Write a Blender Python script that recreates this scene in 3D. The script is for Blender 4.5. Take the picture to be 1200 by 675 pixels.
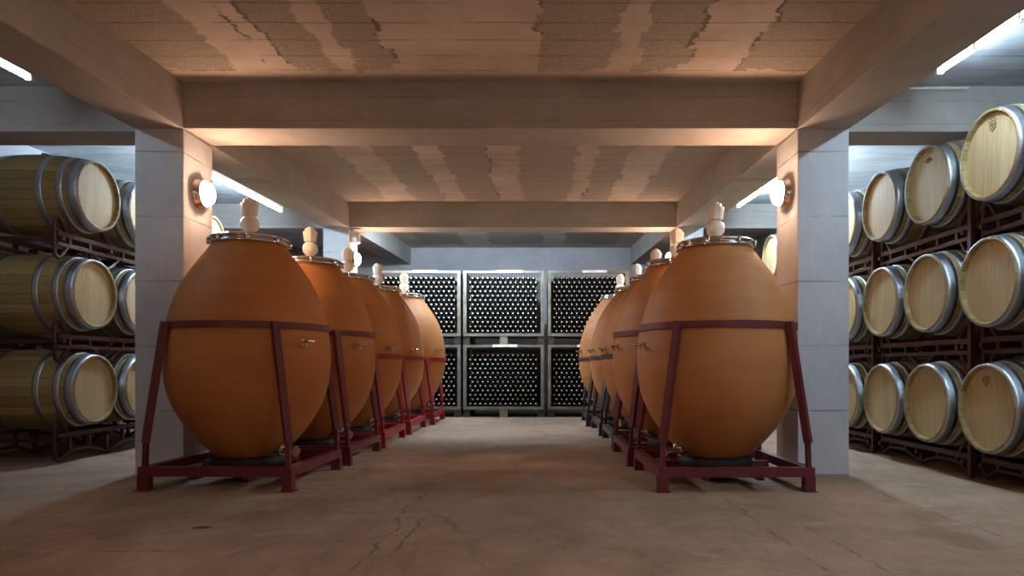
import bpy, math, random
from mathutils import Vector
random.seed(7)
PI = math.pi
for o in list(bpy.data.objects):
    bpy.data.objects.remove(o)
SC = bpy.context.scene
COL = SC.collection

# ------------------------------------------------------------------ camera, world, exposure
CAM_H = 0.774
cam_d = bpy.data.cameras.new('camera')
cam_d.sensor_width = 36.0
cam_d.lens = 24.0
cam_d.shift_x = -30.0 / 1200.0
cam_d.shift_y = 92.5 / 1200.0
cam_d.clip_start = 0.05
cam = bpy.data.objects.new('camera', cam_d)
cam.location = (0, 0, CAM_H)
cam.rotation_euler = (PI / 2, 0, 0)
COL.objects.link(cam)
SC.camera = cam

w = bpy.data.worlds.new('world')
SC.world = w
w.use_nodes = True
w.node_tree.nodes['Background'].inputs[0].default_value = (0.5, 0.6, 0.75, 1)
w.node_tree.nodes['Background'].inputs[1].default_value = 0.02

SC.view_settings.view_transform = 'Standard'
SC.view_settings.look = 'None'
SC.view_settings.gamma = 1.0
SC.view_settings.use_curve_mapping = False
SC.view_settings.exposure = 0.0

WARM = (1.0, 0.60, 0.39)
COOL = (0.60, 0.80, 1.0)
LAMP_POWER = 190.0
TUBE_POWER = 128.0
TUBE_POWER_FAR = 520.0
TUBE_POWER_DIM = 45.0
TUBE_POWER_LEFT = 380.0
TUBE_POWER_BACK = 640.0

# ------------------------------------------------------------------ material helpers
def lin(r, g, b):
    def f(c):
        c /= 255.0
        return c / 12.92 if c <= 0.04045 else ((c + 0.055) / 1.055) ** 2.4
    return (f(r), f(g), f(b), 1.0)

class NT:
    def __init__(self, name):
        self.m = bpy.data.materials.new(name)
        self.m.use_nodes = True
        self.t = self.m.node_tree
        self.b = self.t.nodes['Principled BSDF']
        self._co = None
    def n(self, typ, **kw):
        nd = self.t.nodes.new(typ)
        for k, v in kw.items():
            setattr(nd, k, v)
        return nd
    def l(self, a, b):
        self.t.links.new(a, b)
    def set(self, sock, v):
        if isinstance(v, bpy.types.NodeSocket):
            self.l(v, sock)
        else:
            sock.default_value = v
    @property
    def co(self):
        if self._co is None:
            self._co = self.n('ShaderNodeTexCoord').outputs['Object']
        return self._co
    def mapped(self, scale=(1, 1, 1), loc=(0, 0, 0), src=None):
        mp = self.n('ShaderNodeMapping')
        mp.inputs['Scale'].default_value = scale
        mp.inputs['Location'].default_value = loc
        self.l(src or self.co, mp.inputs['Vector'])
        return mp.outputs[0]
    def noise(self, scale=5, detail=6, rough=0.6, vec=None, dist=0.0):
        nd = self.n('ShaderNodeTexNoise')
        nd.inputs['Scale'].default_value = scale
        nd.inputs['Detail'].default_value = detail
        nd.inputs['Roughness'].default_value = rough
        nd.inputs['Distortion'].default_value = dist
        self.l(vec or self.co, nd.inputs['Vector'])
        return nd.outputs['Fac']
    def math(self, op, a, b=0.0, c=None, clamp=False):
        nd = self.n('ShaderNodeMath', operation=op, use_clamp=clamp)
        self.set(nd.inputs[0], a)
        self.set(nd.inputs[1], b)
        if c is not None:
            self.set(nd.inputs[2], c)
        return nd.outputs[0]
    def ramp(self, fac, stops):
        nd = self.n('ShaderNodeValToRGB')
        cr = nd.color_ramp
        cr.elements[0].position, cr.elements[0].color = stops[0]
        cr.elements[1].position, cr.elements[1].color = stops[-1]
        for p, c in stops[1:-1]:
            e = cr.elements.new(p)
            e.color = c
        self.l(fac, nd.inputs[0])
        return nd.outputs[0]
    def smooth(self, v, lo, hi, a=0.0, b=1.0):
        nd = self.n('ShaderNodeMapRange', interpolation_type='SMOOTHSTEP')
        self.set(nd.inputs[0], v)
        self.set(nd.inputs[1], lo); self.set(nd.inputs[2], hi)
        self.set(nd.inputs[3], a); self.set(nd.inputs[4], b)
        return nd.outputs[0]
    def mix(self, fac, a, b, blend='MIX'):
        nd = self.n('ShaderNodeMix', data_type='RGBA', blend_type=blend)
        self.set(nd.inputs[0], fac)
        self.set(nd.inputs[6], a)
        self.set(nd.inputs[7], b)
        return nd.outputs[2]
    def xyz(self, vec=None):
        nd = self.n('ShaderNodeSeparateXYZ')
        self.l(vec or self.co, nd.inputs[0])
        return nd.outputs
    def bump(self, h, strength=0.3, dist=0.01):
        nd = self.n('ShaderNodeBump')
        nd.inputs['Strength'].default_value = strength
        nd.inputs['Distance'].default_value = dist
        self.l(h, nd.inputs['Height'])
        self.l(nd.outputs[0], self.b.inputs['Normal'])
    def out(self, color=None, rough=0.7, metal=0.0, spec=None):
        if color is not None:
            self.set(self.b.inputs['Base Color'], color)
        self.set(self.b.inputs['Roughness'], rough)
        self.set(self.b.inputs['Metallic'], metal)
        if spec is not None:
            self.b.inputs['Specular IOR Level'].default_value = spec
        return self.m

def line_mask(t, coord, period, width, phase=0.0):
    """1 on thin lines every `period` along coord."""
    f = t.math('FRACT', t.math('ADD', t.math('DIVIDE', coord, period), phase + 100.0))
    d = t.math('ABSOLUTE', t.math('SUBTRACT', f, 0.5))
    return t.smooth(d, 0.5 - width / period, 0.5 - 0.15 * width / period)

# ------------------------------------------------------------------ materials
def mat_concrete(name, axis, c0, c1, period=0.17, bump=0.35, seam_w=0.006, seam_k=0.30):
    t = NT(name)
    x = t.xyz()
    big = t.noise(1.4, 5, 0.6)
    st = {'x': (0.7, 9, 9), 'y': (9, 0.7, 9), 'z': (7, 7, 1.5)}[axis]
    grain = t.noise(4.0, 7, 0.65, t.mapped(st))
    fine = t.noise(60, 4, 0.6)
    col = t.ramp(t.math('ADD', t.math('MULTIPLY', big, 0.62), t.math('ADD', t.math('MULTIPLY', grain, 0.20), t.math('MULTIPLY', t.noise(9, 6, 0.7), 0.18))), [(0.32, c0), (0.68, c1)])
    seam_co = x[2]
    wob = t.math('ADD', seam_co, t.math('MULTIPLY', t.noise(2.0, 3, 0.5), 0.012))
    seam = t.math('MULTIPLY', line_mask(t, wob, period, seam_w), t.smooth(t.noise(3.1, 4, 0.6), 0.38, 0.6, 0.15, 1.0))
    pit = t.smooth(t.noise(38, 3, 0.5), 0.70, 0.76)
    col = t.mix(t.math('MULTIPLY', seam, seam_k), col, (0.08, 0.075, 0.07, 1))
    col = t.mix(t.math('MULTIPLY', pit, 0.5), col, (0.06, 0.055, 0.05, 1))
    h = t.math('SUBTRACT', t.math('ADD', t.math('MULTIPLY', grain, 0.6), t.math('MULTIPLY', fine, 0.3)), t.math('ADD', t.math('MULTIPLY', seam, 0.6), pit))
    t.bump(h, bump, 0.012)
    return t.out(col, 0.88, spec=0.25)

M = {}
M['beam_long'] = mat_concrete('formed_concrete_along', 'y', lin(150, 144, 137), lin(180, 174, 166))
M['beam_cross'] = mat_concrete('formed_concrete_across', 'x', lin(152, 146, 139), lin(182, 176, 168))
M['column'] = mat_concrete('painted_concrete_column', 'z', lin(176, 181, 186), lin(206, 211, 215), period=0.465, bump=0.35, seam_w=0.009, seam_k=0.5)
M['wall'] = mat_concrete('painted_concrete_wall', 'x', lin(160, 162, 166), lin(194, 195, 198), period=0.45)

def mat_ceiling():
    t = NT('plastered_plank_ceiling')
    x = t.xyz()
    X, Y = x[0], x[1]
    n1 = t.math('MULTIPLY', t.math('SUBTRACT', t.noise(3.2, 5, 0.75), 0.5), 0.13)
    wnb = t.n('ShaderNodeTexWhiteNoise', noise_dimensions='2D')
    cb = t.n('ShaderNodeCombineXYZ')
    t.l(t.math('FLOOR', t.math('DIVIDE', t.math('ADD', Y, 10.0), 0.235)), cb.inputs[0])
    t.l(t.math('FLOOR', t.math('MULTIPLY', t.math('ADD', X, 10.0), 1.6)), cb.inputs[1])
    t.l(cb.outputs[0], wnb.inputs['Vector'])
    bl = t.math('ADD', t.math('MULTIPLY', t.math('SUBTRACT', wnb.outputs['Value'], 0.5), 0.06), t.math('MULTIPLY', t.math('SUBTRACT', t.noise(15, 5, 0.75), 0.5), 0.13))
    Xw = t.math('ADD', X, t.math('ADD', n1, bl))
    Yw = t.math('ADD', Y, t.math('MULTIPLY', t.math('SUBTRACT', t.noise(5, 4, 0.7, t.mapped((1, 1, 1), (7, 3, 0))), 0.5), 0.5))
    total = None
    bays = [((-4.5, 0.45), [(-2.6, -2.1), (-1.3, -0.9), (-0.4, 0.0), (0.7, 1.2)]),
            ((1.2, 4.70), [(-2.62, -2.05), (-1.66, -1.37), (-1.22, -0.96), (0.01, 0.48), (0.65, 0.97), (1.36, 1.95)]),
            ((5.5, 9.05), [(-2.62, -1.97), (-1.6, -1.2), (-0.95, -0.52), (-0.2, 0.4), (0.6, 0.93), (1.3, 1.95)]),
            ((9.8, 13.2), [(-2.2, -1.4), (-0.9, 0.1), (0.5, 1.5)])]
    for (y0, y1), strips in bays:
        s = None
        for a, b in strips:
            m = t.math('MULTIPLY', t.smooth(Xw, a - 0.007, a + 0.007), t.smooth(Xw, b - 0.007, b + 0.007, 1.0, 0.0))
            s = m if s is None else t.math('MAXIMUM', s, m)
        g = t.math('MULTIPLY', t.smooth(Yw, y0, y0 + 0.03), t.smooth(Yw, y1 - 0.03, y1, 1.0, 0.0))
        s = t.math('MULTIPLY', s, g)
        total = s if total is None else t.math('MAXIMUM', total, s)
    side = t.math('MULTIPLY', t.smooth(X, -2.7, -2.6), t.smooth(X, 2.0, 2.1, 1.0, 0.0))
    total = t.math('MULTIPLY', total, side)
    plaster = t.ramp(t.noise(1.6, 7, 0.65), [(0.3, lin(168, 152, 138)), (0.7, lin(203, 190, 178))])
    speck = t.noise(70, 3, 0.7)
    patch = t.ramp(speck, [(0.3, lin(138, 128, 116)), (0.7, lin(176, 165, 152))])
    col = t.mix(total, plaster, patch)
    sidecol = t.ramp(t.noise(1.2, 6, 0.65, t.mapped((1, 3, 1))), [(0.3, lin(150, 155, 160)), (0.7, lin(196, 199, 203))])
    col = t.mix(side, sidecol, col)
    edge = None
    for xe, ye0, ye1 in ((-1.79, 1.0, 4.58), (-0.955, 3.9, 4.72), (-1.66, 3.6, 4.6), (0.015, 2.5, 4.7), (0.975, 2.5, 4.5), (1.365, 3.0, 4.6), (0.6, 8.2, 9.0), (-0.52, 6.5, 8.9)):
        dd = t.math('ABSOLUTE', t.math('SUBTRACT', Xw, xe))
        e = t.math('MULTIPLY', t.smooth(dd, 0.006, 0.016, 1.0, 0.0), t.math('MULTIPLY', t.smooth(Y, ye0, ye0 + 0.05), t.smooth(Y, ye1 - 0.05, ye1, 1.0, 0.0)))
        edge = e if edge is None else t.math('MAXIMUM', edge, e)
    edge = t.math('MULTIPLY', edge, t.smooth(t.noise(4.5, 3, 0.6), 0.40, 0.55))
    col = t.mix(t.math('MULTIPLY', edge, 0.7), col, lin(70, 54, 44))
    seamY = line_mask(t, t.math('ADD', Y, t.math('MULTIPLY', t.noise(1.5, 2, 0.5), 0.03)), 0.235, 0.012)
    broken = t.smooth(t.noise(2.3, 4, 0.6, t.mapped((1, 1, 1), (3, 9, 1))), 0.42, 0.56)
    seam = t.math('MULTIPLY', seamY, t.math('MAXIMUM', t.math('MULTIPLY', broken, 0.6), t.math('MULTIPLY', total, 0.4)))
    col = t.mix(t.math('MULTIPLY', seam, 0.8), col, lin(60, 48, 40))
    rust = t.smooth(t.noise(9, 5, 0.7, t.mapped((1, 2.5, 1), (1, 2, 5))), 0.64, 0.76)
    col = t.mix(t.math('MULTIPLY', rust, 0.25), col, lin(110, 72, 50))
    h = t.math('SUBTRACT', t.math('MULTIPLY', t.noise(30, 4, 0.6), 0.3), t.math('ADD', t.math('MULTIPLY', total, t.math('ADD', 0.7, t.math('MULTIPLY', speck, 0.8))), t.math('MULTIPLY', seam, 0.5)))
    t.bump(h, 0.5, 0.012)
    return t.out(col, 0.92, spec=0.2)
M['ceiling'] = mat_ceiling()

def mat_floor():
    t = NT('worn_concrete_floor')
    x = t.xyz()
    a = t.noise(0.55, 7, 0.62, dist=0.6)
    b = t.noise(2.6, 8, 0.7, t.mapped((1, 1, 1), (4, 2, 0)), dist=0.4)
    c = t.noise(45, 4, 0.7)
    f = t.math('ADD', t.math('MULTIPLY', a, 0.5), t.math('ADD', t.math('MULTIPLY', b, 0.38), t.math('MULTIPLY', c, 0.12)))
    f = t.math('ADD', f, t.math('MULTIPLY', t.math('SUBTRACT', t.noise(12, 6, 0.75, dist=0.5), 0.5), 0.10))
    col = t.ramp(f, [(0.34, lin(110, 89, 70)), (0.48, lin(145, 120, 97)), (0.58, lin(165, 139, 115)), (0.70, lin(188, 164, 140))])
    st = t.smooth(t.noise(1.3, 6, 0.7, t.mapped((1, 1, 1), (11, 5, 0)), dist=1.0), 0.60, 0.68)
    col = t.mix(t.math('MULTIPLY', st, 0.35), col, lin(84, 76, 68))
    # hairline cracks
    v = t.n('ShaderNodeTexVoronoi', feature='DISTANCE_TO_EDGE')
    v.inputs['Scale'].default_value = 0.27
    wv = t.n('ShaderNodeVectorMath', operation='ADD')
    nn = t.n('ShaderNodeTexNoise'); nn.inputs['Scale'].default_value = 2.5; nn.inputs['Detail'].default_value = 5
    t.l(t.co, nn.inputs['Vector'])
    sc = t.n('ShaderNodeVectorMath', operation='SCALE'); sc.inputs['Scale'].default_value = 0.5
    t.l(nn.outputs['Color'], sc.inputs[0]); t.l(t.co, wv.inputs[0]); t.l(sc.outputs[0], wv.inputs[1])
    t.l(wv.outputs[0], v.inputs['Vector'])
    crack = t.smooth(v.outputs['Distance'], 0.0025, 0.006, 1.0, 0.0)
    crack = t.math('MULTIPLY', crack, t.smooth(t.noise(0.9, 4, 0.6, t.mapped((1, 1, 1), (2, 8, 0))), 0.45, 0.58))
    col = t.mix(t.math('MULTIPLY', crack, 0.35), col, lin(60, 52, 46))
    nz = t.math('MULTIPLY', t.math('SUBTRACT', t.noise(2.2, 6, 0.65), 0.5), 0.22)
    fl = None
    for along, c0, a0, a1 in ((1, -0.70, 2.2, 4.3), (1, -0.61, 2.6, 3.5), (1, 1.10, 2.3, 4.1), (1, 1.32, 2.5, 3.4), (0, 4.32, -1.6, -0.2), (0, 2.88, -2.0, -1.45), (0, 3.62, -2.75, -2.3), (1, 2.1, 3.0, 4.3)):
        u, wv2 = (x[0], x[1]) if along else (x[1], x[0])
        dd = t.math('ABSOLUTE', t.math('ADD', t.math('SUBTRACT', u, c0), nz))
        e = t.math('MULTIPLY', t.smooth(dd, 0.004, 0.011, 1.0, 0.0), t.math('MULTIPLY', t.smooth(wv2, a0, a0 + 0.15), t.smooth(wv2, a1 - 0.15, a1, 1.0, 0.0)))
        fl = e if fl is None else t.math('MAXIMUM', fl, e)
    fl = t.math('MULTIPLY', fl, t.smooth(t.noise(6, 4, 0.6), 0.36, 0.56))
    col = t.mix(t.math('MULTIPLY', fl, 0.55), col, lin(62, 50, 42))
    grit = t.noise(110, 3, 0.7)
    col = t.mix(t.smooth(grit, 0.56, 0.72, 0.0, 0.35), col, lin(88, 74, 62))
    smear = t.smooth(t.noise(3.0, 7, 0.72, t.mapped((2.2, 0.8, 1), (9, 1, 4)), dist=0.8), 0.54, 0.66)
    col = t.mix(t.math('MULTIPLY', smear, 0.28), col, lin(84, 70, 58))
    pale = t.smooth(t.noise(2.2, 7, 0.72, t.mapped((0.9, 1.8, 1), (3, 6, 2)), dist=0.8), 0.56, 0.70)
    col = t.mix(t.math('MULTIPLY', pale, 0.3), col, lin(184, 166, 148))
    # one oily spot left of the middle
    dx = t.math('DIVIDE', t.math('ADD', x[0], 1.62), 0.055)
    dy = t.math('DIVIDE', t.math('SUBTRACT', x[1], 3.29), 0.035)
    d = t.math('SQRT', t.math('ADD', t.math('MULTIPLY', dx, dx), t.math('MULTIPLY', dy, dy)))
    spot = t.smooth(d, 0.6, 1.1, 1.0, 0.0)
    col = t.mix(t.math('MULTIPLY', spot, 0.85), col, lin(28, 24, 22))
    t.bump(t.math('SUBTRACT', t.math('ADD', t.math('MULTIPLY', b, 0.6), t.math('MULTIPLY', c, 0.4)), crack), 0.28, 0.015)
    return t.out(col, t.math('ADD', 0.62, t.math('MULTIPLY', b, 0.25)), spec=0.3)
M['floor'] = mat_floor()

def mat_terracotta():
    t = NT('terracotta')
    oi = t.n('ShaderNodeObjectInfo').outputs['Random']
    rings = t.noise(2.0, 5, 0.6, t.mapped((0.6, 0.6, 14)))
    big = t.noise(2.2, 6, 0.6)
    fine = t.noise(90, 3, 0.6)
    f = t.math('ADD', t.math('MULTIPLY', rings, 0.28), t.math('ADD', t.math('MULTIPLY', big, 0.62), t.math('MULTIPLY', fine, 0.1)))
    f = t.math('ADD', f, t.math('MULTIPLY', t.math('SUBTRACT', oi, 0.5), 0.08))
    col = t.ramp(f, [(0.3, lin(156, 100, 53)), (0.5, lin(170, 112, 61)), (0.7, lin(184, 126, 72))])
    wear = t.smooth(t.noise(6, 6, 0.75, t.mapped((1, 1, 0.6), (5, 1, 2))), 0.66, 0.78)
    col = t.mix(t.math('MULTIPLY', wear, 0.3), col, lin(160, 110, 72))
    t.bump(t.math('ADD', t.math('MULTIPLY', rings, 0.5), t.math('MULTIPLY', fine, 0.4)), 0.16, 0.006)
    return t.out(col, 0.62, spec=0.3)
M['terracotta'] = mat_terracotta()

def mat_paint(name, c, rough=0.45):
    t = NT(name)
    n = t.noise(8, 5, 0.7)
    col = t.mix(t.smooth(n, 0.35, 0.7), c, tuple(min(1, v * 1.35) for v in c[:3]) + (1,))
    t.bump(t.noise(40, 3, 0.6), 0.08, 0.004)
    return t.out(col, rough, spec=0.45)
M['maroon'] = mat_paint('maroon_paint', lin(88, 30, 36))
M['red'] = mat_paint('red_paint', lin(132, 22, 28))
M['charcoal'] = mat_paint('charcoal_paint', lin(48, 44, 46))
M['rack'] = mat_paint('oxide_rack_paint', lin(60, 29, 30), 0.42)
M['rubber'] = mat_paint('black_rubber', lin(24, 22, 21), 0.7)

def mat_metal(name, c, rough, mott=0.0):
    t = NT(name)
    col = c
    if mott:
        v = t.n('ShaderNodeTexVoronoi'); v.inputs['Scale'].default_value = 55
        t.l(t.co, v.inputs['Vector'])
        col = t.mix(t.math('MULTIPLY', t.xyz(v.outputs['Color'])[0], mott), c, tuple(x * 0.6 for x in c[:3]) + (1,))
    r = t.math('ADD', rough, t.math('MULTIPLY', t.noise(12, 4, 0.6), 0.15))
    return t.out(col, r, 1.0)
M['steel'] = mat_metal('stainless_steel', (0.62, 0.60, 0.57, 1), 0.14)
M['zinc'] = mat_metal('galvanised_steel', (0.50, 0.54, 0.58, 1), 0.36, 0.45)
def mat_cage():
    t = NT('aged_galvanised_frame')
    col = t.ramp(t.noise(7, 5, 0.7), [(0.3, lin(100, 97, 86)), (0.7, lin(142, 137, 122))])
    return t.out(col, 0.5, 0.4)
M['cage'] = mat_cage()
M['cage_dark'] = mat_paint('dark_wire', lin(52, 50, 46), 0.5)

def mat_staves():
    t = NT('oak_staves')
    x = t.xyz()
    ang = t.math('ARCTAN2', x[1], x[2])
    idx = t.math('MULTIPLY', ang, 26 / (2 * PI))
    fr = t.math('ABSOLUTE', t.math('SUBTRACT', t.math('FRACT', t.math('ADD', idx, 50.0)), 0.5))
    seam = t.smooth(fr, 0.455, 0.49)
    fl = t.math('FLOOR', t.math('ADD', idx, 50.0))
    wn = t.n('ShaderNodeTexWhiteNoise', noise_dimensions='1D')
    oi = t.n('ShaderNodeObjectInfo').outputs['Random']
    t.l(t.math('ADD', fl, t.math('MULTIPLY', oi, 97.0)), wn.inputs['W'])
    grain = t.noise(7, 6, 0.65, t.mapped((1.0, 10, 10)))
    f = t.math('ADD', t.math('MULTIPLY', grain, 0.6), t.math('MULTIPLY', wn.outputs['Value'], 0.3))
    f = t.math('ADD', f, t.math('MULTIPLY', oi, 0.1))
    col = t.ramp(f, [(0.25, lin(122, 106, 66)), (0.5, lin(154, 135, 88)), (0.8, lin(182, 162, 112))])
    dirt = t.smooth(t.noise(5, 6, 0.7), 0.56, 0.74)
    col = t.mix(t.math('MULTIPLY', dirt, 0.4), col, lin(92, 76, 46))
    col = t.mix(t.math('MULTIPLY', seam, 0.7), col, lin(48, 38, 24))
    t.bump(t.math('SUBTRACT', t.math('MULTIPLY', grain, 0.3), seam), 0.3, 0.006)
    return t.out(col, 0.62, spec=0.3)
M['staves'] = mat_staves()
def mat_head():
    t = NT('oak_head')
    x = t.xyz()
    oi = t.n('ShaderNodeObjectInfo').outputs['Random']
    p = t.math('ADD', t.math('DIVIDE', x[1], 0.085), t.math('ADD', 50.0, oi))
    fr = t.math('ABSOLUTE', t.math('SUBTRACT', t.math('FRACT', p), 0.5))
    seam = t.smooth(fr, 0.475, 0.495)
    wn = t.n('ShaderNodeTexWhiteNoise', noise_dimensions='1D')
    t.l(t.math('ADD', t.math('FLOOR', p), t.math('MULTIPLY', oi, 31.0)), wn.inputs['W'])
    grain = t.noise(8, 7, 0.65, t.mapped((12, 12, 0.8)))
    f = t.math('ADD', t.math('MULTIPLY', grain, 0.75), t.math('MULTIPLY', wn.outputs['Value'], 0.2))
    col = t.ramp(f, [(0.25, lin(172, 150, 108)), (0.5, lin(198, 176, 132)), (0.8, lin(216, 197, 156))])
    st = t.smooth(t.noise(9, 5, 0.6), 0.66, 0.74)
    col = t.mix(t.math('MULTIPLY', st, 0.4), col, lin(150, 116, 74))
    col = t.mix(t.math('MULTIPLY', seam, 0.4), col, lin(104, 80, 48))
    t.bump(grain, 0.12, 0.004)
    return t.out(col, 0.6, spec=0.3)
M['head'] = mat_head()
M['ink'] = mat_paint('burnt_ink', lin(112, 86, 58), 0.8)
M['bung'] = mat_paint('silicone_bung', lin(120, 104, 74), 0.6)

def mat_airlock():
    t = NT('milky_plastic')
    t.b.inputs['Subsurface Weight'].default_value = 0.25
    t.b.inputs['Subsurface Radius'].default_value = (0.03, 0.025, 0.02)
    n = t.noise(10, 3, 0.5)
    return t.out(t.ramp(n, [(0.3, lin(226, 212, 190)), (0.7, lin(240, 230, 212))]), 0.32)
M['airlock'] = mat_airlock()

def mat_emit(name, c, s):
    t = NT(name)
    t.b.inputs['Emission Color'].default_value = c + (1,)
    t.b.inputs['Emission Strength'].default_value = s
    n = t.noise(3, 2)
    return t.out(t.ramp(n, [(0, (0.8, 0.8, 0.8, 1)), (1, (0.85, 0.85, 0.85, 1))]), 0.4)
M['bulb'] = mat_emit('lamp_globe_glass', WARM, LAMP_POWER)
M['tube'] = mat_emit('fluorescent_tube_glass', COOL, TUBE_POWER)
M['tube_far'] = mat_emit('bright_fluorescent_tube_glass', COOL, TUBE_POWER_FAR)
M['tube_dim'] = mat_emit('dim_fluorescent_tube_glass', COOL, TUBE_POWER_DIM)  # lower emission for the nearest left tube
M['tube_left'] = mat_emit('left_fluorescent_tube_glass', COOL, TUBE_POWER_LEFT)
M['tube_back'] = mat_emit('added_rear_tube_glass', COOL, TUBE_POWER_BACK)
M['white_plastic'] = mat_paint('white_plastic', lin(205, 200, 190), 0.4)
M['paper'] = mat_paint('white_card', lin(222, 220, 214), 0.7)
M['bottle'] = NT('dark_bottle_glass').out(lin(13, 15, 12), 0.22, spec=0.4)
def mat_caps():
    t = NT('pale_foil_capsule')
    oi = t.n('ShaderNodeObjectInfo').outputs['Random']
    return t.out(t.ramp(t.math('ADD', t.math('MULTIPLY', oi, 0.6), t.math('MULTIPLY', t.noise(20, 2), 0.4)), [(0.2, lin(212, 204, 190)), (0.8, lin(242, 238, 230))]), 0.4)
M['capsule'] = mat_caps()

# ------------------------------------------------------------------ mesh helpers
class MB:
    def __init__(self):
        self.v, self.f, self.sm = [], [], []
    def add(self, verts, faces, smooth=False):
        k = len(self.v)
        self.v += [tuple(p) for p in verts]
        self.f += [tuple(i + k for i in f) for f in faces]
        self.sm += [smooth] * len(faces)
        return self
    def box(self, x0, x1, y0, y1, z0, z1, sh=0.0):
        v = [(x0, y0, z0), (x1, y0, z0), (x1, y1, z0), (x0, y1, z0), (x0, y0, z1), (x1, y0, z1), (x1, y1, z1), (x0, y1, z1)]
        v = [(a, b, c + sh * b) for a, b, c in v]
        return self.add(v, [(0, 3, 2, 1), (4, 5, 6, 7), (0, 1, 5, 4), (1, 2, 6, 5), (2, 3, 7, 6), (3, 0, 4, 7)])
    def bar(self, a, b, w, h, up=(0, 0, 1)):
        """rectangular bar from a to b: w across, h along `up`"""
        a, b = Vector(a), Vector(b)
        d = (b - a).normalized()
        s = d.cross(Vector(up))
        if s.length < 1e-4:
            s = d.cross(Vector((0, 1, 0)))
        s.normalize()
        u = s.cross(d).normalized()
        v = []
        for p in (a, b):
            for i, j in ((-1, -1), (1, -1), (1, 1), (-1, 1)):
                v.append(p + s * (i * w / 2) + u * (j * h / 2))
        return self.add(v, [(0, 1, 2, 3), (7, 6, 5, 4), (0, 4, 5, 1), (1, 5, 6, 2), (2, 6, 7, 3), (3, 7, 4, 0)])
    def tube(self, pts, r, n=8, closed=False, caps=True):
        pts = [Vector(p) for p in pts]
        N = len(pts)
        rings = []
        prev = None
        for i, p in enumerate(pts):
            if closed:
                d = (pts[(i + 1) % N] - pts[i - 1]).normalized()
            elif i == 0:
                d = (pts[1] - p).normalized()
            elif i == N - 1:
                d = (p - pts[i - 1]).normalized()
            else:
                d = ((pts[i + 1] - p).normalized() + (p - pts[i - 1]).normalized()).normalized()
            if prev is None:
                ref = Vector((0, 0, 1)) if abs(d.z) < 0.9 else Vector((1, 0, 0))
                s = d.cross(ref).normalized()
            else:
                s = (prev - d * prev.dot(d)).normalized()
            prev = s
            u = s.cross(d)
            rings.append([p + s * (r * math.cos(2 * PI * k / n)) + u * (r * math.sin(2 * PI * k / n)) for k in range(n)])
        v = [q for rg in rings for q in rg]
        f = []
        for i in range(N if closed else N - 1):
            j = (i + 1) % N
            for k in range(n):
                f.append((i * n + k, i * n + (k + 1) % n, j * n + (k + 1) % n, j * n + k))
        self.add(v, f, True)
        if caps and not closed:
            self.add(rings[0], [tuple(range(n))])
            self.add(rings[-1], [tuple(reversed(range(n)))])
        return self
    def lathe(self, prof, n=32, axis='z', c=(0, 0, 0), smooth=True, flute=0.0, arc=None):
        """prof: list of (r, t) along axis"""
        v, f = [], []
        for r, t in prof:
            for k in range(n):
                a = 2 * PI * k / n
                rr = r * (1 + (flute if k % 2 else -flute))
                p, q = rr * math.cos(a), rr * math.sin(a)
                if axis == 'z':
                    v.append((c[0] + p, c[1] + q, c[2] + t))
                elif axis == 'x':
                    v.append((c[0] + t, c[1] + p, c[2] + q))
                else:
                    v.append((c[0] + q, c[1] + t, c[2] + p))
        for i in range(len(prof) - 1):
            for k in range(n):
                f.append((i * n + k, i * n + (k + 1) % n, (i + 1) * n + (k + 1) % n, (i + 1) * n + k))
        self.add(v, f, smooth)
        for i, rev in ((0, True), (len(prof) - 1, False)):
            if prof[i][0] > 1e-5:
                idx = list(range(i * n, i * n + n))
                pts = [v[j] for j in idx]
                self.add(pts, [tuple(reversed(range(n))) if rev else tuple(range(n))])
        return self
    def mesh(self, name, mat, bevel=0):
        me = bpy.data.meshes.new(name)
        me.from_pydata(self.v, [], self.f)
        me.polygons.foreach_set('use_smooth', self.sm)
        me.materials.append(mat)
        me.validate()
        me.update()
        return me
    def build(self, name, mat, parent=None, loc=None, bevel=0.0, recalc=True):
        import bmesh
        me = self.mesh(name, mat)
        bm = bmesh.new(); bm.from_mesh(me)
        bmesh.ops.recalc_face_normals(bm, faces=bm.faces)
        if bevel:
            bmesh.ops.bevel(bm, geom=list(bm.edges), offset=bevel, segments=2, affect='EDGES', profile=0.6)
        bm.to_mesh(me); bm.free()
        o = bpy.data.objects.new(name, me)
        if loc:
            o.location = loc
        COL.objects.link(o)
        if parent:
            o.parent = parent
        return o

def tag(o, label=None, cat=None, group=None, kind=None):
    if label: o['label'] = label
    if cat: o['category'] = cat
    if group: o['group'] = group
    if kind: o['kind'] = kind
    return o
def empty(name, loc=(0, 0, 0), rz=0.0):
    o = bpy.data.objects.new(name, None)
    o.location = loc
    o.rotation_euler = (0, 0, rz)
    o.empty_display_size = 0.1
    COL.objects.link(o)
    return o
def copy_tree(o, parent=None):
    c = o.copy()
    COL.objects.link(c)
    if parent:
        c.parent = parent
    for ch in list(o.children):
        copy_tree(ch, c)
    return c
def structure(o):
    o['kind'] = 'structure'
    return o

# ------------------------------------------------------------------ the room
SL = 0.0395                                   # the ceiling climbs gently away from the viewer
B0 = 2.483 - SL * 4.9                          # underside of beams at y = 0
def under(y): return B0 + SL * y
SLAB = 0.335
XL, XR = -2.542, 1.868                         # inner faces of the two colonnades
WL, WR = 0.35, 0.368                           # column widths
WALL_L, WALL_R, Y_BACK, Y_FRONT = -4.85, 4.02, 13.7, -4.6

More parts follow.
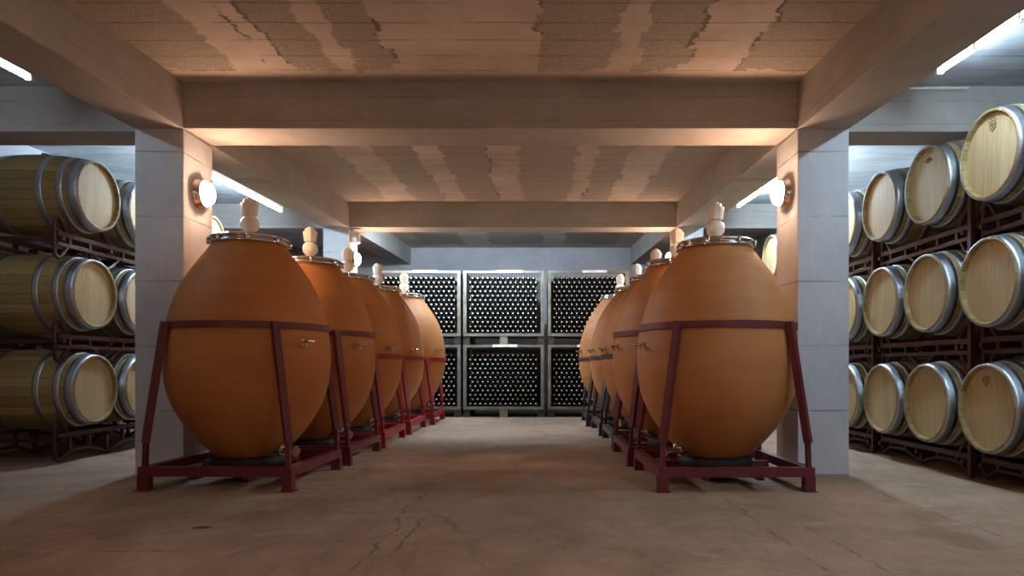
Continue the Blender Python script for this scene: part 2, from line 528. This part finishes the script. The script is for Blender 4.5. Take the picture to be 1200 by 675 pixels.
structure(MB().box(WALL_L - 0.2, WALL_R + 0.2, Y_FRONT - 0.2, Y_BACK + 0.2, -0.12, 0).build('floor', M['floor']))
structure(MB().box(WALL_L - 0.2, WALL_R + 0.2, Y_FRONT - 0.2, Y_BACK + 0.2, B0 + SLAB, B0 + SLAB + 0.2, SL).build('ceiling', M['ceiling']))
HT = 3.75
structure(MB().box(WALL_L - 0.2, WALL_L, Y_FRONT - 0.2, Y_BACK + 0.2, 0, HT).build('wall_left', M['wall']))
structure(MB().box(WALL_R, WALL_R + 0.2, Y_FRONT - 0.2, Y_BACK + 0.2, 0, HT).build('wall_right', M['wall']))
structure(MB().box(WALL_L, WALL_R, Y_BACK, Y_BACK + 0.2, 0, HT).build('wall_back', M['wall']))
structure(MB().box(WALL_L, WALL_R, Y_FRONT - 0.2, Y_FRONT, 0, HT).build('wall_front', M['wall']))
for x0, x1 in ((XL - WL, XL), (XR, XR + WR)):
    structure(MB().box(x0, x1, Y_FRONT, Y_BACK, B0, B0 + SLAB + 0.02, SL).build('concrete_beam', M['beam_long'], bevel=0.006))
for yc in (-3.7, 0.6, 4.9, 9.2):
    y1 = yc + 0.44
    structure(MB().box(XL, XR, yc + 0.004, y1, B0 + 0.004, B0 + SLAB + 0.02, SL).build('concrete_beam', M['beam_cross'], bevel=0.006))
    structure(MB().box(WALL_L, XL - WL, yc + 0.08, y1, B0 + 0.004, B0 + SLAB + 0.02, SL).build('concrete_beam', M['beam_cross'], bevel=0.006))
    structure(MB().box(XR + WR, WALL_R, yc + 0.08, y1, B0 + 0.004, B0 + SLAB + 0.02, SL).build('concrete_beam', M['beam_cross'], bevel=0.006))
    for x0, x1 in ((XL - WL, XL), (XR, XR + WR)):
        structure(MB().box(x0, x1, yc, y1, 0, under(yc) + 0.003).build('concrete_column', M['column'], bevel=0.008))

# ------------------------------------------------------------------ lamps
def make_wall_lamp():
    r = empty('wall_lamp')
    MB().lathe([(0.112, 0), (0.116, 0.010), (0.108, 0.022), (0.100, 0.028), (0.098, 0.056), (0.092, 0.056), (0.088, 0.045), (0.06, 0.040)], 28, 'x').build('backplate', M['steel'], r)
    MB().lathe([(0.070, 0.04), (0.088, 0.050), (0.090, 0.060), (0.086, 0.078), (0.072, 0.098), (0.045, 0.112), (0.0, 0.118)], 24, 'x').build('globe', M['bulb'], r)
    g = MB()
    g.tube([(0.056, 0.097 * math.cos(a), 0.097 * math.sin(a)) for a in [2 * PI * k / 24 for k in range(24)]], 0.006, 6, closed=True)
    g.build('rim', M['steel'], r)
    return r
lamp0 = make_wall_lamp()
first = True
LZ = 1.99
for side in (0, 1):
    for yc in (-3.7, 0.6, 4.9, 9.2):
        o = lamp0 if first else copy_tree(lamp0)
        first = False
        z = {4.9: 2.07, 9.2: 2.25}.get(yc, 1.9)
        yy = yc + {4.9: 0.21 if side == 0 else 0.2}.get(yc, 0.15)
        o.location = (XL if side == 0 else XR, yy, z)
        o.rotation_euler = (0, 0, 0 if side == 0 else PI)
        sd = ('left', 'right')[side]
        if yc == 4.9:
            tag(o, 'lit round wall lamp on the inner face of the large front %s column' % sd, 'lamp')
        elif yc == 9.2:
            tag(o, 'lit round wall lamp farther back, on the second %s column above the eggs' % sd, 'lamp')
        elif yc == 0.6:  # lamps beside and behind the viewpoint are unseen, added for their light
            tag(o, 'added unseen wall lamp on the %s column beside the viewpoint' % sd, 'lamp')
        else:
            tag(o, 'added unseen wall lamp on the %s column behind the viewpoint' % sd, 'lamp')

def make_tube(n, tm='tube', hang=0.0):
    """chain of n short tubes in clips along y"""
    r = empty('fluorescent_light')
    L = 0.385
    for k in range(n):
        MB().tube([(0, k * L + 0.012, 0), (0, (k + 1) * L - 0.012, 0)], 0.015, 10).build('tube', M[tm], r)
    for k in range(n + 1):
        MB().box(-0.02, 0.02, k * L - 0.011, k * L + 0.011, -0.018, 0.06).build('clip', M['white_plastic'], r)
    MB().box(-0.022, 0.022, -0.02, n * L + 0.02, 0.022, 0.06).build('batten', M['white_plastic'], r)
    if hang:
        for yy in (0.15, n * L - 0.15):
            MB().tube([(0, yy, 0.058), (0, yy, hang)], 0.006, 6).build('hanger', M['white_plastic'], r)
    return r
def tube_light(x, y0, n, label, tm='tube', off=0.2):
    o = make_tube(n, tm, SLAB - off + 0.005)
    o.location = (x, y0, under(y0) + off)
    o.rotation_euler = (math.atan(SL), 0, 0)
    return tag(o, label, 'light')
TXL, TXR = -3.33, 2.63
tube_light(TXR, 4.47 - 9 * 0.385, 9, 'long bare fluorescent tube light on the right aisle ceiling, nearest the viewpoint', 'tube', 0.24)
tube_light(2.5, 6.57, 5, 'long bare fluorescent tube light on the right aisle ceiling behind the front column', 'tube_far', 0.15)
tube_light(TXL, 4.47 - 3 * 0.385, 3, 'long bare fluorescent tube light on the left aisle ceiling, nearest the viewpoint', 'tube_dim', 0.20)
tube_light(-3.2, 6.58, 5, 'long bare fluorescent tube light on the left aisle ceiling behind the front column', 'tube_left', 0.095)

t3 = make_tube(5, 'tube_back')  # unseen tube added behind the beam to brighten the cages and back wall
t3.location = (-0.35 + 2.5 * 0.385 - 0.7, 9.72, under(9.72) + 0.085)
t3.rotation_euler = (0, 0, PI / 2)
tag(t3, 'added unseen tube light behind the second cross beam, facing the bottle cages', 'light')

jb = empty('junction_box', (XL, 9.32, 2.53))
MB().box(0.0, 0.10, -0.055, 0.055, -0.07, 0.07).build('housing', M['white_plastic'], jb, bevel=0.008)
MB().box(0.10, 0.112, -0.048, 0.048, -0.062, 0.062).build('cover', M['white_plastic'], jb, bevel=0.004)
tag(jb, 'small cream junction box above the lamp on the second left column', 'junction box')
cd = MB().tube([(2.71, 4.965, under(4.97) + SLAB - 0.02), (3.13, 4.965, under(4.97) + SLAB - 0.02)], 0.012, 8).build('conduit', M['white_plastic'])
tag(cd, 'short pale conduit along the top of the right aisle beam', 'conduit')

# ------------------------------------------------------------------ terracotta eggs
EGG_PROF = [(0.0, 0.105), (0.08, 0.107), (0.15, 0.13), (0.215, 0.175), (0.30, 0.255), (0.385, 0.36), (0.455, 0.475), (0.505, 0.60), (0.528, 0.72),
            (0.535, 0.84), (0.531, 0.95), (0.517, 1.07), (0.492, 1.18), (0.455, 1.29), (0.405, 1.395), (0.345, 1.49), (0.285, 1.575), (0.250, 1.625), (0.238, 1.645)]
def smooth_prof(p, sub=3):
    out = []
    for i in range(len(p) - 1):
        p0 = p[max(0, i - 1)]; p1 = p[i]; p2 = p[i + 1]; p3 = p[min(len(p) - 1, i + 2)]
        for k in range(sub):
            t = k / sub
            out.append(tuple(0.5 * ((2 * p1[j]) + (-p0[j] + p2[j]) * t + (2 * p0[j] - 5 * p1[j] + 4 * p2[j] - p3[j]) * t * t + (-p0[j] + 3 * p1[j] - 3 * p2[j] + p3[j]) * t ** 3) for j in (0, 1)))
    out.append(p[-1])
    return [(max(0.0, a), b) for a, b in out]
def egg_r(z):
    for (r0, z0), (r1, z1) in zip(EGG_PROF, EGG_PROF[1:]):
        if z0 <= z <= z1:
            return r0 + (r1 - r0) * (z - z0) / (z1 - z0)
    return 0.2

def make_egg(side):
    """side = +1: fittings turned towards +x; -1 towards -x"""
    r = empty('terracotta_egg')
    MB().lathe(smooth_prof(EGG_PROF), 64).build('body', M['terracotta'], r)
    # steel lid: rolled rim, clamp ring, flat cover
    rim = MB().lathe([(0.225, 1.64), (0.250, 1.636), (0.258, 1.646), (0.258, 1.656), (0.247, 1.664), (0.247, 1.672), (0.258, 1.678), (0.257, 1.690), (0.243, 1.697), (0.225, 1.697)], 48).build('lid_ring', M['steel'], r)
    for k in range(8):
        a = 2 * PI * k / 8 + 0.35
        MB().lathe([(0.010, -0.024), (0.013, -0.018), (0.013, 0.018), (0.008, 0.026)], 8, 'z', (0.262 * math.cos(a), 0.262 * math.sin(a), 1.664)).build('clamp_bolt', M['steel'], rim)
    MB().lathe([(0.236, 1.690), (0.22, 1.702), (0.12, 1.712), (0.04, 1.715), (0.0, 1.715)], 40).build('lid', M['steel'], r)
    a0 = MB().lathe([(0.022, 1.713), (0.022, 1.735), (0.036, 1.742), (0.058, 1.765), (0.064, 1.795), (0.058, 1.825), (0.036, 1.848), (0.026, 1.853)], 14, smooth=True).build('airlock', M['airlock'], r)
    MB().lathe([(0.030, 1.850), (0.048, 1.858), (0.057, 1.930), (0.057, 1.943), (0.043, 1.945), (0.041, 1.968), (0.022, 1.970), (0.020, 1.982), (0.0, 1.983)], 16, smooth=False, flute=0.028).build('airlock_cup', M['airlock'], a0)
    # sampling tap on the belly
    an = math.radians(60 if side > 0 else 75)
    d = Vector((side * math.sin(an), -math.cos(an), 0)); s = Vector((-d.y, d.x, 0))
    zt = 0.955
    p0 = d * (egg_r(zt) - 0.01) + Vector((0, 0, zt))
    tp = MB()
    tp.tube([p0, p0 + d * 0.012], 0.022, 12)
    tp.tube([p0, p0 + d * 0.075], 0.010, 10)
    tp.tube([p0 + d * 0.045, p0 + d * 0.045 + Vector((0, 0, -0.035))], 0.009, 8)
    t1 = tp.build('sampling_tap', M['steel'], r)
    MB().tube([p0 + d * 0.075 - s * 0.028, p0 + d * 0.075 + s * 0.028], 0.009, 8).build('tap_handle', M['steel'], t1)
    # drain pipe at the foot
    an = math.radians(62)
    d = Vector((side * math.sin(an), -math.cos(an), 0))
    zb = 0.215
    q = d * 0.17 + Vector((0, 0, zb))
    pp = MB(); pp.tube([q, d * 0.425 + Vector((0, 0, zb))], 0.022, 14)
    t2 = pp.build('drain_pipe', M['steel'], r)
    for L in (0.30, 0.425):
        cl = MB(); cl.tube([d * L + Vector((0, 0, zb)), d * (L + 0.022) + Vector((0, 0, zb))], 0.036, 18)
        cl.build('clamp', M['steel'], t2)
    hd = MB(); hd.tube([d * 0.36 + Vector((0, 0, zb + 0.02)), d * 0.36 + Vector((0, 0, zb + 0.05)), d * 0.27 + Vector((0, 0, zb + 0.062))], 0.007, 8)
    hd.build('drain_handle', M['steel'], t2)
    return r

def make_stand(mat, ring_z, ring_r, W=0.96, D=0.95, feet=0.0):
    r = empty('egg_stand')
    hw, hd = W / 2, D / 2
    z0, z1 = 0.092, 0.150
    fr = MB()
    zc = (z0 + z1) / 2
    t = z1 - z0
    fr.box(-hw, hw, -hd, -hd + t, z0, z1).box(-hw, hw, hd - t, hd, z0, z1)
    fr.box(-hw, -hw + t, -hd + t, hd - t, z0, z1).box(hw - t, hw, -hd + t, hd - t, z0, z1)
    fr.build('base_frame', mat, r)
    for yy in (-0.19, 0.19):
        MB().box(-hw + t, hw - t, yy - 0.022, yy + 0.022, 0.060, 0.104).build('crossbar', mat, r)
    for xx in (-0.17, 0.17):
        MB().box(xx - 0.02, xx + 0.02, -hd + t, -0.212, 0.062, 0.102).build('crossbar', mat, r)
        MB().box(xx - 0.02, xx + 0.02, 0.212, hd - t, 0.062, 0.102).build('crossbar', mat, r)
    for sx in (-1, 1):
        for sy in (-1, 1):
            cx, cy = sx * (hw - 0.029), sy * (hd - 0.029)
            lg = MB().box(cx - 0.032, cx + 0.032, cy - 0.032, cy + 0.032, 0, z0 + 0.002).build('leg', mat, r)
            MB().box(cx - 0.042, cx + 0.042, cy - 0.042, cy + 0.042, 0, 0.006).build('foot_plate', mat, lg)
            an = math.radians(40)
            top = Vector((sx * (ring_r + 0.022) * math.sin(an), sy * (ring_r + 0.022) * math.cos(an), ring_z + 0.02))
            a = Vector((cx, cy, z1 - 0.01)); b = Vector((cx - sx * 0.002, cy - sy * 0.002, 0.30))
            u = MB(); u.bar(b, top, 0.042, 0.042, up=(sx * 0.7, sy * 0.7, 0.1))
            up = u.build('upright', mat, r)
            st = MB(); st.bar(a, b + (top - b).normalized() * 0.02, 0.028, 0.028, up=(0, 1, 0))
            st.build('upright_socket', mat, up)
    n = 64
    rg = MB()
    rg.lathe([(ring_r, ring_z - 0.022), (ring_r + 0.008, ring_z - 0.022), (ring_r + 0.008, ring_z + 0.022), (ring_r, ring_z + 0.022), (ring_r, ring_z - 0.022)], n, smooth=False)
    rg.f = [f for f in rg.f if len(f) == 4]; rg.sm = rg.sm[:len(rg.f)]
    rg.build('belly_ring', mat, r)
    MB().lathe([(0.15, 0.100), (0.235, 0.100), (0.25, 0.112), (0.245, 0.155), (0.228, 0.175), (0.20, 0.150), (0.16, 0.120), (0.15, 0.100)], 36).build('support_pad', M['rubber'], r)
    return r

SZ = {1: [0.976, 0.976, 0.972, 0.98, 0.985], -1: [0.957, 0.966, 0.966, 0.972, 0.976]}
left = [(-1.99, 4.72, 1.00, 'maroon', 1.04), (-1.945, 5.84, 1.015, 'maroon', 1.045), (-1.955, 7.01, 1.035, 'red', 0.88), (-1.945, 8.30, 1.045, 'red', 0.88), (-1.88, 9.62, 1.075, 'red', 0.88)]
right = [(1.225, 4.70, 1.00, 'maroon', 1.04), (1.185, 5.80, 1.015, 'maroon', 1.045), (1.21, 6.97, 1.03, 'charcoal', 0.88), (1.19, 8.17, 1.04, 'charcoal', 0.88), (1.14, 9.42, 1.06, 'charcoal', 0.88)]
words = ['nearest', 'second', 'third', 'fourth', 'farthest']
paint = {'maroon': 'maroon', 'red': 'bright red', 'charcoal': 'charcoal'}
eggs = {1: make_egg(1), -1: make_egg(-1)}
used = {1: False, -1: False}
stands = {}
for side, rows in ((1, left), (-1, right)):
    sd = 'left' if side == 1 else 'right'
    for k, (x, y, s, mt, rz) in enumerate(rows):
        e = copy_tree(eggs[side]) if used[side] else eggs[side]
        used[side] = True
        e.location = (x, y, 0.1 * (1 - s * SZ[side][k]) + 0.004)
        e.scale = (s, s, s * SZ[side][k])
        pos = ['beside the front %s column' % sd, 'directly behind the front egg', 'the middle one', 'with one egg behind it', 'next to the bottle cages'][k]
        tag(e, '%s terracotta wine egg in the %s row, %s' % (words[k], sd, pos), 'wine egg', 'terracotta eggs in two rows')
        zz = lambda h: (h - 0.1 * (1 - s * SZ[side][k]) - 0.004) / (s * SZ[side][k])
        rr = max(egg_r(zz(rz - 0.022)), egg_r(zz(rz + 0.022)), egg_r(zz(rz))) * s + 0.005
        key = (mt, rz, round(rr, 3))
        st = make_stand(M[mt], rz, rr, 0.97 if k < 2 else 1.0, 0.97 if k < 2 else 1.06)
        st.location = (x, y, 0)
        st.rotation_euler = (0, 0, math.radians([-2.0, -1, 0.5, 0, 0.5][k] if side == 1 else [0.8, 0.5, -0.5, 0, -0.5][k]))
        tag(st, '%s steel stand holding the %s egg of the %s row' % (paint[mt], words[k], sd), 'stand', 'steel stands under the eggs')

# ------------------------------------------------------------------ barrels
BL, RB, RH = 0.95, 0.338, 0.285
def br(t):            # radius at distance t from the middle
    return RB - (RB - RH) * (abs(t) / (BL / 2)) ** 1.9
def make_barrel():
    r = empty('oak_barrel')
    h = BL / 2
    prof = [(0.262, -h + 0.035), (0.266, -h + 0.004), (0.272, -h), (RH - 0.002, -h + 0.001), (RH, -h + 0.01)]
    for k in range(-9, 10):
        t = k / 10 * h
        prof.append((br(t), t))
    prof += [(RH, h - 0.01), (RH - 0.002, h - 0.001), (0.272, h), (0.266, h - 0.004), (0.262, h - 0.035)]
    m = MB().lathe(prof, 52, 'x')
    m.f = [f for f in m.f if len(f) == 4]; m.sm = m.sm[:len(m.f)]
    m.build('staves', M['staves'], r)
    for s in (-1, 1):
        MB().lathe([(0.268, s * (h - 0.052)), (0.268, s * (h - 0.032))] if s > 0 else [(0.268, s * (h - 0.032)), (0.268, s * (h - 0.052))], 48, 'x', smooth=False).build('head', M['head'], r)
        for d, wd in ((0.003, 0.072), (0.112, 0.045), (0.262, 0.046)):
            ta, tb = s * (h - d), s * (h - d - wd)
            if ta > tb: ta, tb = tb, ta
            q = [(br(ta) - 0.001, ta), (br(ta) + 0.0025, ta)] + [(br(ta + (tb - ta) * k / 3) + 0.0028, ta + (tb - ta) * k / 3) for k in range(1, 3)] + [(br(tb) + 0.0025, tb), (br(tb) - 0.001, tb)]
            ho = MB().lathe(q, 52, 'x')
            ho.f = [f for f in ho.f if len(f) == 4]; ho.sm = ho.sm[:len(ho.f)]
            ho.build('hoop', M['zinc'], r)
    MB().lathe([(0.022, RB - 0.01), (0.028, RB + 0.018), (0.026, RB + 0.026), (0.0, RB + 0.027)], 16).build('bung', M['bung'], r)
    return r

def stamp(bar, face, kind):
    """small burnt mark near the top of a head; face = +1/-1 end of the barrel axis"""
    x = face * (BL / 2 - 0.0312)
    m = MB()
    def line(pts, rad=0.0028):
        m.tube([(x, a, b) for a, b in pts], rad, 5)
    if kind == 'crest':
        line([(-0.03, 0.20), (0.03, 0.20), (0.028, 0.165), (0.0, 0.145), (-0.028, 0.165), (-0.03, 0.20)])
        line([(-0.018, 0.185), (0.018, 0.185)]); line([(-0.014, 0.172), (0.014, 0.172)])
        line([(-0.04, 0.215), (0.04, 0.215)]); line([(-0.03, 0.225), (-0.02, 0.238), (-0.008, 0.226), (0.008, 0.238), (0.02, 0.226), (0.03, 0.236)])
    elif kind == 'scrawl':
        line([(-0.045, 0.17), (-0.02, 0.205), (-0.012, 0.165), (0.004, 0.21), (0.014, 0.17), (0.05, 0.19)], 0.0035)
        line([(-0.03, 0.185), (0.035, 0.2)], 0.003)
    else:
        line([(-0.035, 0.195), (-0.02, 0.21), (0.0, 0.198), (0.02, 0.21), (0.035, 0.195), (0.02, 0.168), (0.0, 0.15), (-0.02, 0.168), (-0.035, 0.195)])
        line([(-0.015, 0.19), (0.0, 0.175), (0.015, 0.19)])
    o = m.build('stamp', M['ink'], bar)
    o['label'] = 'small dark mark burnt into the barrel head'

bar0 = make_barrel()
bfirst = True
def barrel(x, y, z, rx, rz, label):
    global bfirst
    o = bar0 if bfirst else copy_tree(bar0)
    bfirst = False
    o.location = (x, y, z)
    o.rotation_euler = (rx, 0, rz)
    tag(o, label, 'barrel', 'oak barrels on racks')
    return o
tier_name = ['bottom', 'middle', 'top']
R_Y = [4.415 + 0.69 * k for k in range(-1, 7)]
R_Z = [0.505, 1.325, 2.135]
L_Y = [5.77, 6.46, 7.15, 7.84]
L_Z = [0.586, 1.387, 2.216]
R_X = 2.895 + 0.475
L_X = -3.72 - 0.475
def rand(a): return random.uniform(-a, a)
rw = ['outside the view', 'nearest the viewpoint', 'second from the viewpoint', 'third from the viewpoint', 'fourth, half behind the column', 'fifth, behind the column', 'sixth, beyond the column', 'last, at the far end']
for k, y in enumerate(R_Y):
    for t in range(3):
        b = barrel(R_X + rand(0.012), y + rand(0.002), R_Z[t] + (0.012 if (t == 2 and k == 1) else 0), rand(0.25) if t < 2 else rand(0.06), rand(0.005), 'oak barrel on the %s tier of the right rack, %s' % (tier_name[t], rw[k]))
        if k == 1 and t == 2: stamp(b, -1, 'crest')
        if k == 2 and t == 2: stamp(b, -1, 'scrawl')
        if k == 1 and t == 0: stamp(b, -1, 'heart')
        pass
lw = ['nearest, showing its full side', 'second, half behind the column', 'third, behind the column', 'last, beyond the column']
for k, y in enumerate(L_Y):
    for t in range(3):
        b = barrel(L_X + rand(0.012) + (0.02 if t == 2 else 0), y + rand(0.002), L_Z[t], rand(0.05), rand(0.005), 'oak barrel on the %s tier of the left rack, %s' % (tier_name[t], lw[k]))

# ------------------------------------------------------------------ barrel racks: one unit carries two barrels
def make_rack(pitch, zc, ground, xs, posts):
    """unit centred between its two barrels; z given in world heights; xs = the two rail planes"""
    r = empty('barrel_rack')
    p = pitch / 2
    L = 2 * p - (0.062 if posts else 0.035)
    zu = zc - 0.366
    zl = zc - 0.448
    zd = 0.02 if ground else zc - (0.545 if posts else 0.56)
    zb = 0.085 if ground else zc - 0.440
    zl = max(zl, 0.06)
    for x in xs:
        path = []
        # end loop, lower saddles, end loop
        for s, seq in ((-1, 1), ):
            path += [(-L + 0.14, zc - 0.350), (-L + 0.07, zc - 0.262), (-L + 0.035, zc - 0.245), (-L + 0.005, zc - 0.262), (-L, zc - 0.30), (-L, zd + 0.05), (-L + 0.012, zd + 0.012), (-L + 0.04, zd), (-L + 0.07, zd + 0.012)]
        path += [(-p - 0.155, zb - 0.01), (-p - 0.12, zb), (-p + 0.12, zb), (-p + 0.155, zb - 0.01), (-0.05, zd + 0.01), (-0.02, zd), (0.02, zd), (0.05, zd + 0.01),
                 (p - 0.155, zb - 0.01), (p - 0.12, zb), (p + 0.12, zb), (p + 0.155, zb - 0.01)]
        path += [(L - 0.07, zd + 0.012), (L - 0.04, zd), (L - 0.012, zd + 0.012), (L, zd + 0.05), (L, zc - 0.30), (L - 0.005, zc - 0.262), (L - 0.035, zc - 0.245), (L - 0.07, zc - 0.262), (L - 0.14, zc - 0.350)]
        MB().tube([(x, a, b) for a, b in path], 0.0155, 8).build('bent_rail', M['rack'], r)
        MB().bar((x, -L + 0.02, zu), (x, L - 0.02, zu), 0.036, 0.036).build('top_rail', M['rack'], r)
        if not ground:
            MB().bar((x, -L + 0.02, zl), (x, L - 0.02, zl), 0.028, 0.028).build('lower_rail', M['rack'], r)
        for yy in (-L * 0.74, -L * 0.36, 0, L * 0.36, L * 0.74):
            bot = zl if not ground else (0.10 if abs(abs(yy) - p) < 0.14 else 0.02)
            MB().bar((x, yy, bot), (x, yy, zu), 0.028, 0.028, up=(0, 1, 0)).build('strut', M['rack'], r)
        if posts:
            x = x + (0.045 if x > sum(xs) / 2 else -0.045)
            MB().bar((x, -2 * p, max(0.0, zc - (0.505 if ground else 0.60))), (x, -2 * p, zc + 0.21), 0.034, 0.034, up=(0, 1, 0)).build('post', M['rack'], r)
    for yy in (-L + 0.04, 0, L - 0.04):
        MB().bar((xs[0] - 0.05, yy, zu - 0.04), (xs[1] + 0.05, yy, zu - 0.04), 0.03, 0.03).build('crossbar', M['rack'], r)
    return r
order = ['nearest', 'second nearest', 'third nearest', 'farthest']
for t in range(3):
    proto = None
    for u in range(4):
        yc = (R_Y[2 * u] + R_Y[2 * u + 1]) / 2
        if proto is None:
            o = proto = make_rack(0.69, R_Z[t], t == 0, (R_X - 0.30, R_X + 0.30), True)
        else:
            o = copy_tree(proto)
        o.location = (0, yc, 0)
        tag(o, 'dark red rack unit under the %s tier of right barrels, %s' % (tier_name[t], order[u]), 'barrel rack', 'barrel racks')
    proto = None
    for u in range(2):
        yc = (L_Y[2 * u] + L_Y[2 * u + 1]) / 2
        if proto is None:
            o = proto = make_rack(0.69, L_Z[t], t == 0, (L_X - 0.30, L_X + 0.33), False)
        else:
            o = copy_tree(proto)
        o.location = (0, yc, 0)
        tag(o, 'dark red rack unit under the %s tier of left barrels, %s' % (tier_name[t], ('in front of the column', 'behind the column')[u]), 'barrel rack', 'barrel racks')

# ------------------------------------------------------------------ bottle cages and bottles
YC = 10.5
cages = [(-2.49, -1.185, 'left'), (-1.145, 0.098, 'middle'), (0.155, 1.40, 'right')]
def make_cage(x0, x1, z0, z1, label, upper):
    r = empty('bottle_cage', ((x0 + x1) / 2, YC + 0.5, z0 - 0.118 if not upper else z0 - 0.13))
    ox, oy, oz = r.location
    def P(mb, name, mat):
        mb.v = [(a - ox, b - oy, c - oz) for a, b, c in mb.v]
        return mb.build(name, mat, r)
    D = 1.0
    for xx in (x0, x1 - 0.05):
        for yy in (YC, YC + D - 0.05):
            P(MB().box(xx, xx + 0.05, yy, yy + 0.05, z0 - 0.0, z1), 'post', M['cage'])
    for yy in (YC, YC + D - 0.04):
        P(MB().box(x0 + 0.05, x1 - 0.05, yy + 0.003, yy + 0.04, z1 - 0.04, z1), 'top_rail', M['cage'])
        P(MB().box(x0 + 0.05, x1 - 0.05, yy + 0.003, yy + 0.04, z0, z0 + 0.045), 'bottom_rail', M['cage'])
    for xx in (x0 + 0.005, x1 - 0.045):
        P(MB().box(xx, xx + 0.04, YC + 0.05, YC + D - 0.05, z1 - 0.04, z1), 'side_rail', M['cage'])
        P(MB().box(xx, xx + 0.04, YC + 0.05, YC + D - 0.05, z0, z0 + 0.045), 'side_rail', M['cage'])
    P(MB().box(x0 + 0.05, x1 - 0.05, YC + 0.05, YC + D - 0.05, z0 + 0.005, z0 + 0.03), 'floor_panel', M['cage_dark'])
    P(MB().box(x0 + 0.05, x1 - 0.05, YC + D - 0.012, YC + D - 0.004, z0 + 0.045, z1 - 0.04), 'back_panel', M['cage_dark'])
    for sx in (x0 + 0.008, x1 - 0.014):
        P(MB().box(sx, sx + 0.006, YC + 0.05, YC + D - 0.05, z0 + 0.045, z1 - 0.04), 'side_panel', M['cage_dark'])
    xm = (x0 + x1) / 2
    zf = z0 - 0.118 if not upper else z0 - 0.13
    P(MB().box(xm - 0.06, xm + 0.06, YC + 0.01, YC + 0.11, zf, z0), 'foot', M['cage'])
    for xx in (x0 + 0.0, x1 - 0.10):
        P(MB().box(xx, xx + 0.10, YC + 0.02, YC + 0.12, zf, z0), 'foot', M['cage_dark'])
        P(MB().box(xx, xx + 0.10, YC + D - 0.12, YC + D - 0.02, zf, z0), 'foot', M['cage_dark'])
    wire = MB()
    k = x0 + 0.05
    while k < x1 - 0.06:
        wire.bar((k, YC + 0.012, z0 + 0.04), (k, YC + 0.012, z1 - 0.03), 0.0025, 0.0025, up=(0, 1, 0)); k += 0.0776
    k = z0 + 0.08
    while k < z1 - 0.04:
        wire.bar((x0 + 0.05, YC + 0.012, k), (x1 - 0.05, YC + 0.012, k), 0.0025, 0.0025); k += 0.0776
    wo = P(wire, 'wire_mesh', M['cage_dark']); wo['kind'] = 'stuff'
    cx = xm + (0.10 if upper else 0.02)
    P(MB().box(cx - 0.19, cx + 0.19, YC - 0.006, YC + 0.0, z1 - 0.035, z1 + 0.005), 'card', M['paper'])['label'] = 'blank white card strip'
    return tag(r, label, 'bottle cage', 'stacked bottle cages')
Z_LO, Z_UP = (0.118, 1.115), (1.247, 2.257)
for x0, x1, nm in cages:
    make_cage(x0, x1, Z_LO[0], Z_LO[1], 'metal cage of bottles at the bottom of the %s stack, far wall' % nm, False)
    make_cage(x0, x1, Z_UP[0], Z_UP[1], 'metal cage of bottles at the top of the %s stack, far wall' % nm, True)

BOT = [(0.0, 0.30), (0.033, 0.30), (0.037, 0.293), (0.037, 0.11), (0.030, 0.085), (0.0145, 0.065), (0.0122, 0.028)]
CAP = [(0.0125, 0.030), (0.0125, 0.006), (0.0128, 0.004), (0.0128, -0.004), (0.011, -0.006), (0.0, -0.006)]
def bottle_pts(x0, x1, z0, z1, shift):
    p = 0.0782
    out = []
    row = 0
    z = z0 + 0.045 + 0.042
    while z < z1 - (0.10 if shift else 0.075):
        off = 0 if (row + shift) % 2 else p / 2
        x = x0 + 0.062 + 0.038 + off
        while x < x1 - 0.062 - 0.036:
            out.append((x + rand(0.0014), z + rand(0.0012)))
            x += p
        z += p * 0.872
        row += 1
    return out
bot0 = MB().lathe(BOT, 12, 'y').build('wine_bottle', M['bottle'])
cap0 = MB().lathe(CAP, 12, 'y').build('capsule', M['capsule'], bot0)
cap0['label'] = 'pale capsule over the bottle neck'
YB = YC + 0.07
up_mid = bottle_pts(cages[1][0], cages[1][1], *Z_UP, 0)
lo_mid = bottle_pts(cages[1][0], cages[1][1], *Z_LO, 1)
lo_mid.sort(key=lambda q: -q[1])
rest_n = max(0, 300 - len(up_mid))
single = [(q, 'top') for q in up_mid] + [(q, 'bottom') for q in lo_mid[:rest_n]]
single = single[:300]
for i, ((x, z), nm) in enumerate(single):
    if i == 0:
        o, c = bot0, cap0
    else:
        o = bot0.copy(); COL.objects.link(o)
        c = cap0.copy(); c.parent = o; COL.objects.link(c)
    o.location = (x, YB + rand(0.006), z)
    tag(o, 'dark wine bottle lying neck outward in the %s cage of the middle stack' % nm, 'bottle', 'bottles in the %s middle cage' % nm)
rest = lo_mid[rest_n:]
for ci in (0, 2):
    rest = rest + bottle_pts(cages[ci][0], cages[ci][1], *Z_UP, 0) + bottle_pts(cages[ci][0], cages[ci][1], *Z_LO, 1)
mb, mc = MB(), MB()
for x, z in rest:
    yy = YB + rand(0.006)
    mb.lathe(BOT, 10, 'y', (x, yy, z))
    mc.lathe(CAP, 10, 'y', (x, yy, z))
ro = mb.build('wine_bottle', M['bottle'])
tag(ro, 'many dark wine bottles filling the left, right and lower cages', 'bottles', None, 'stuff')
rc = mc.build('capsule', M['capsule'], ro)
rc['kind'] = 'stuff'
rc['label'] = 'pale capsules over the bottle necks'
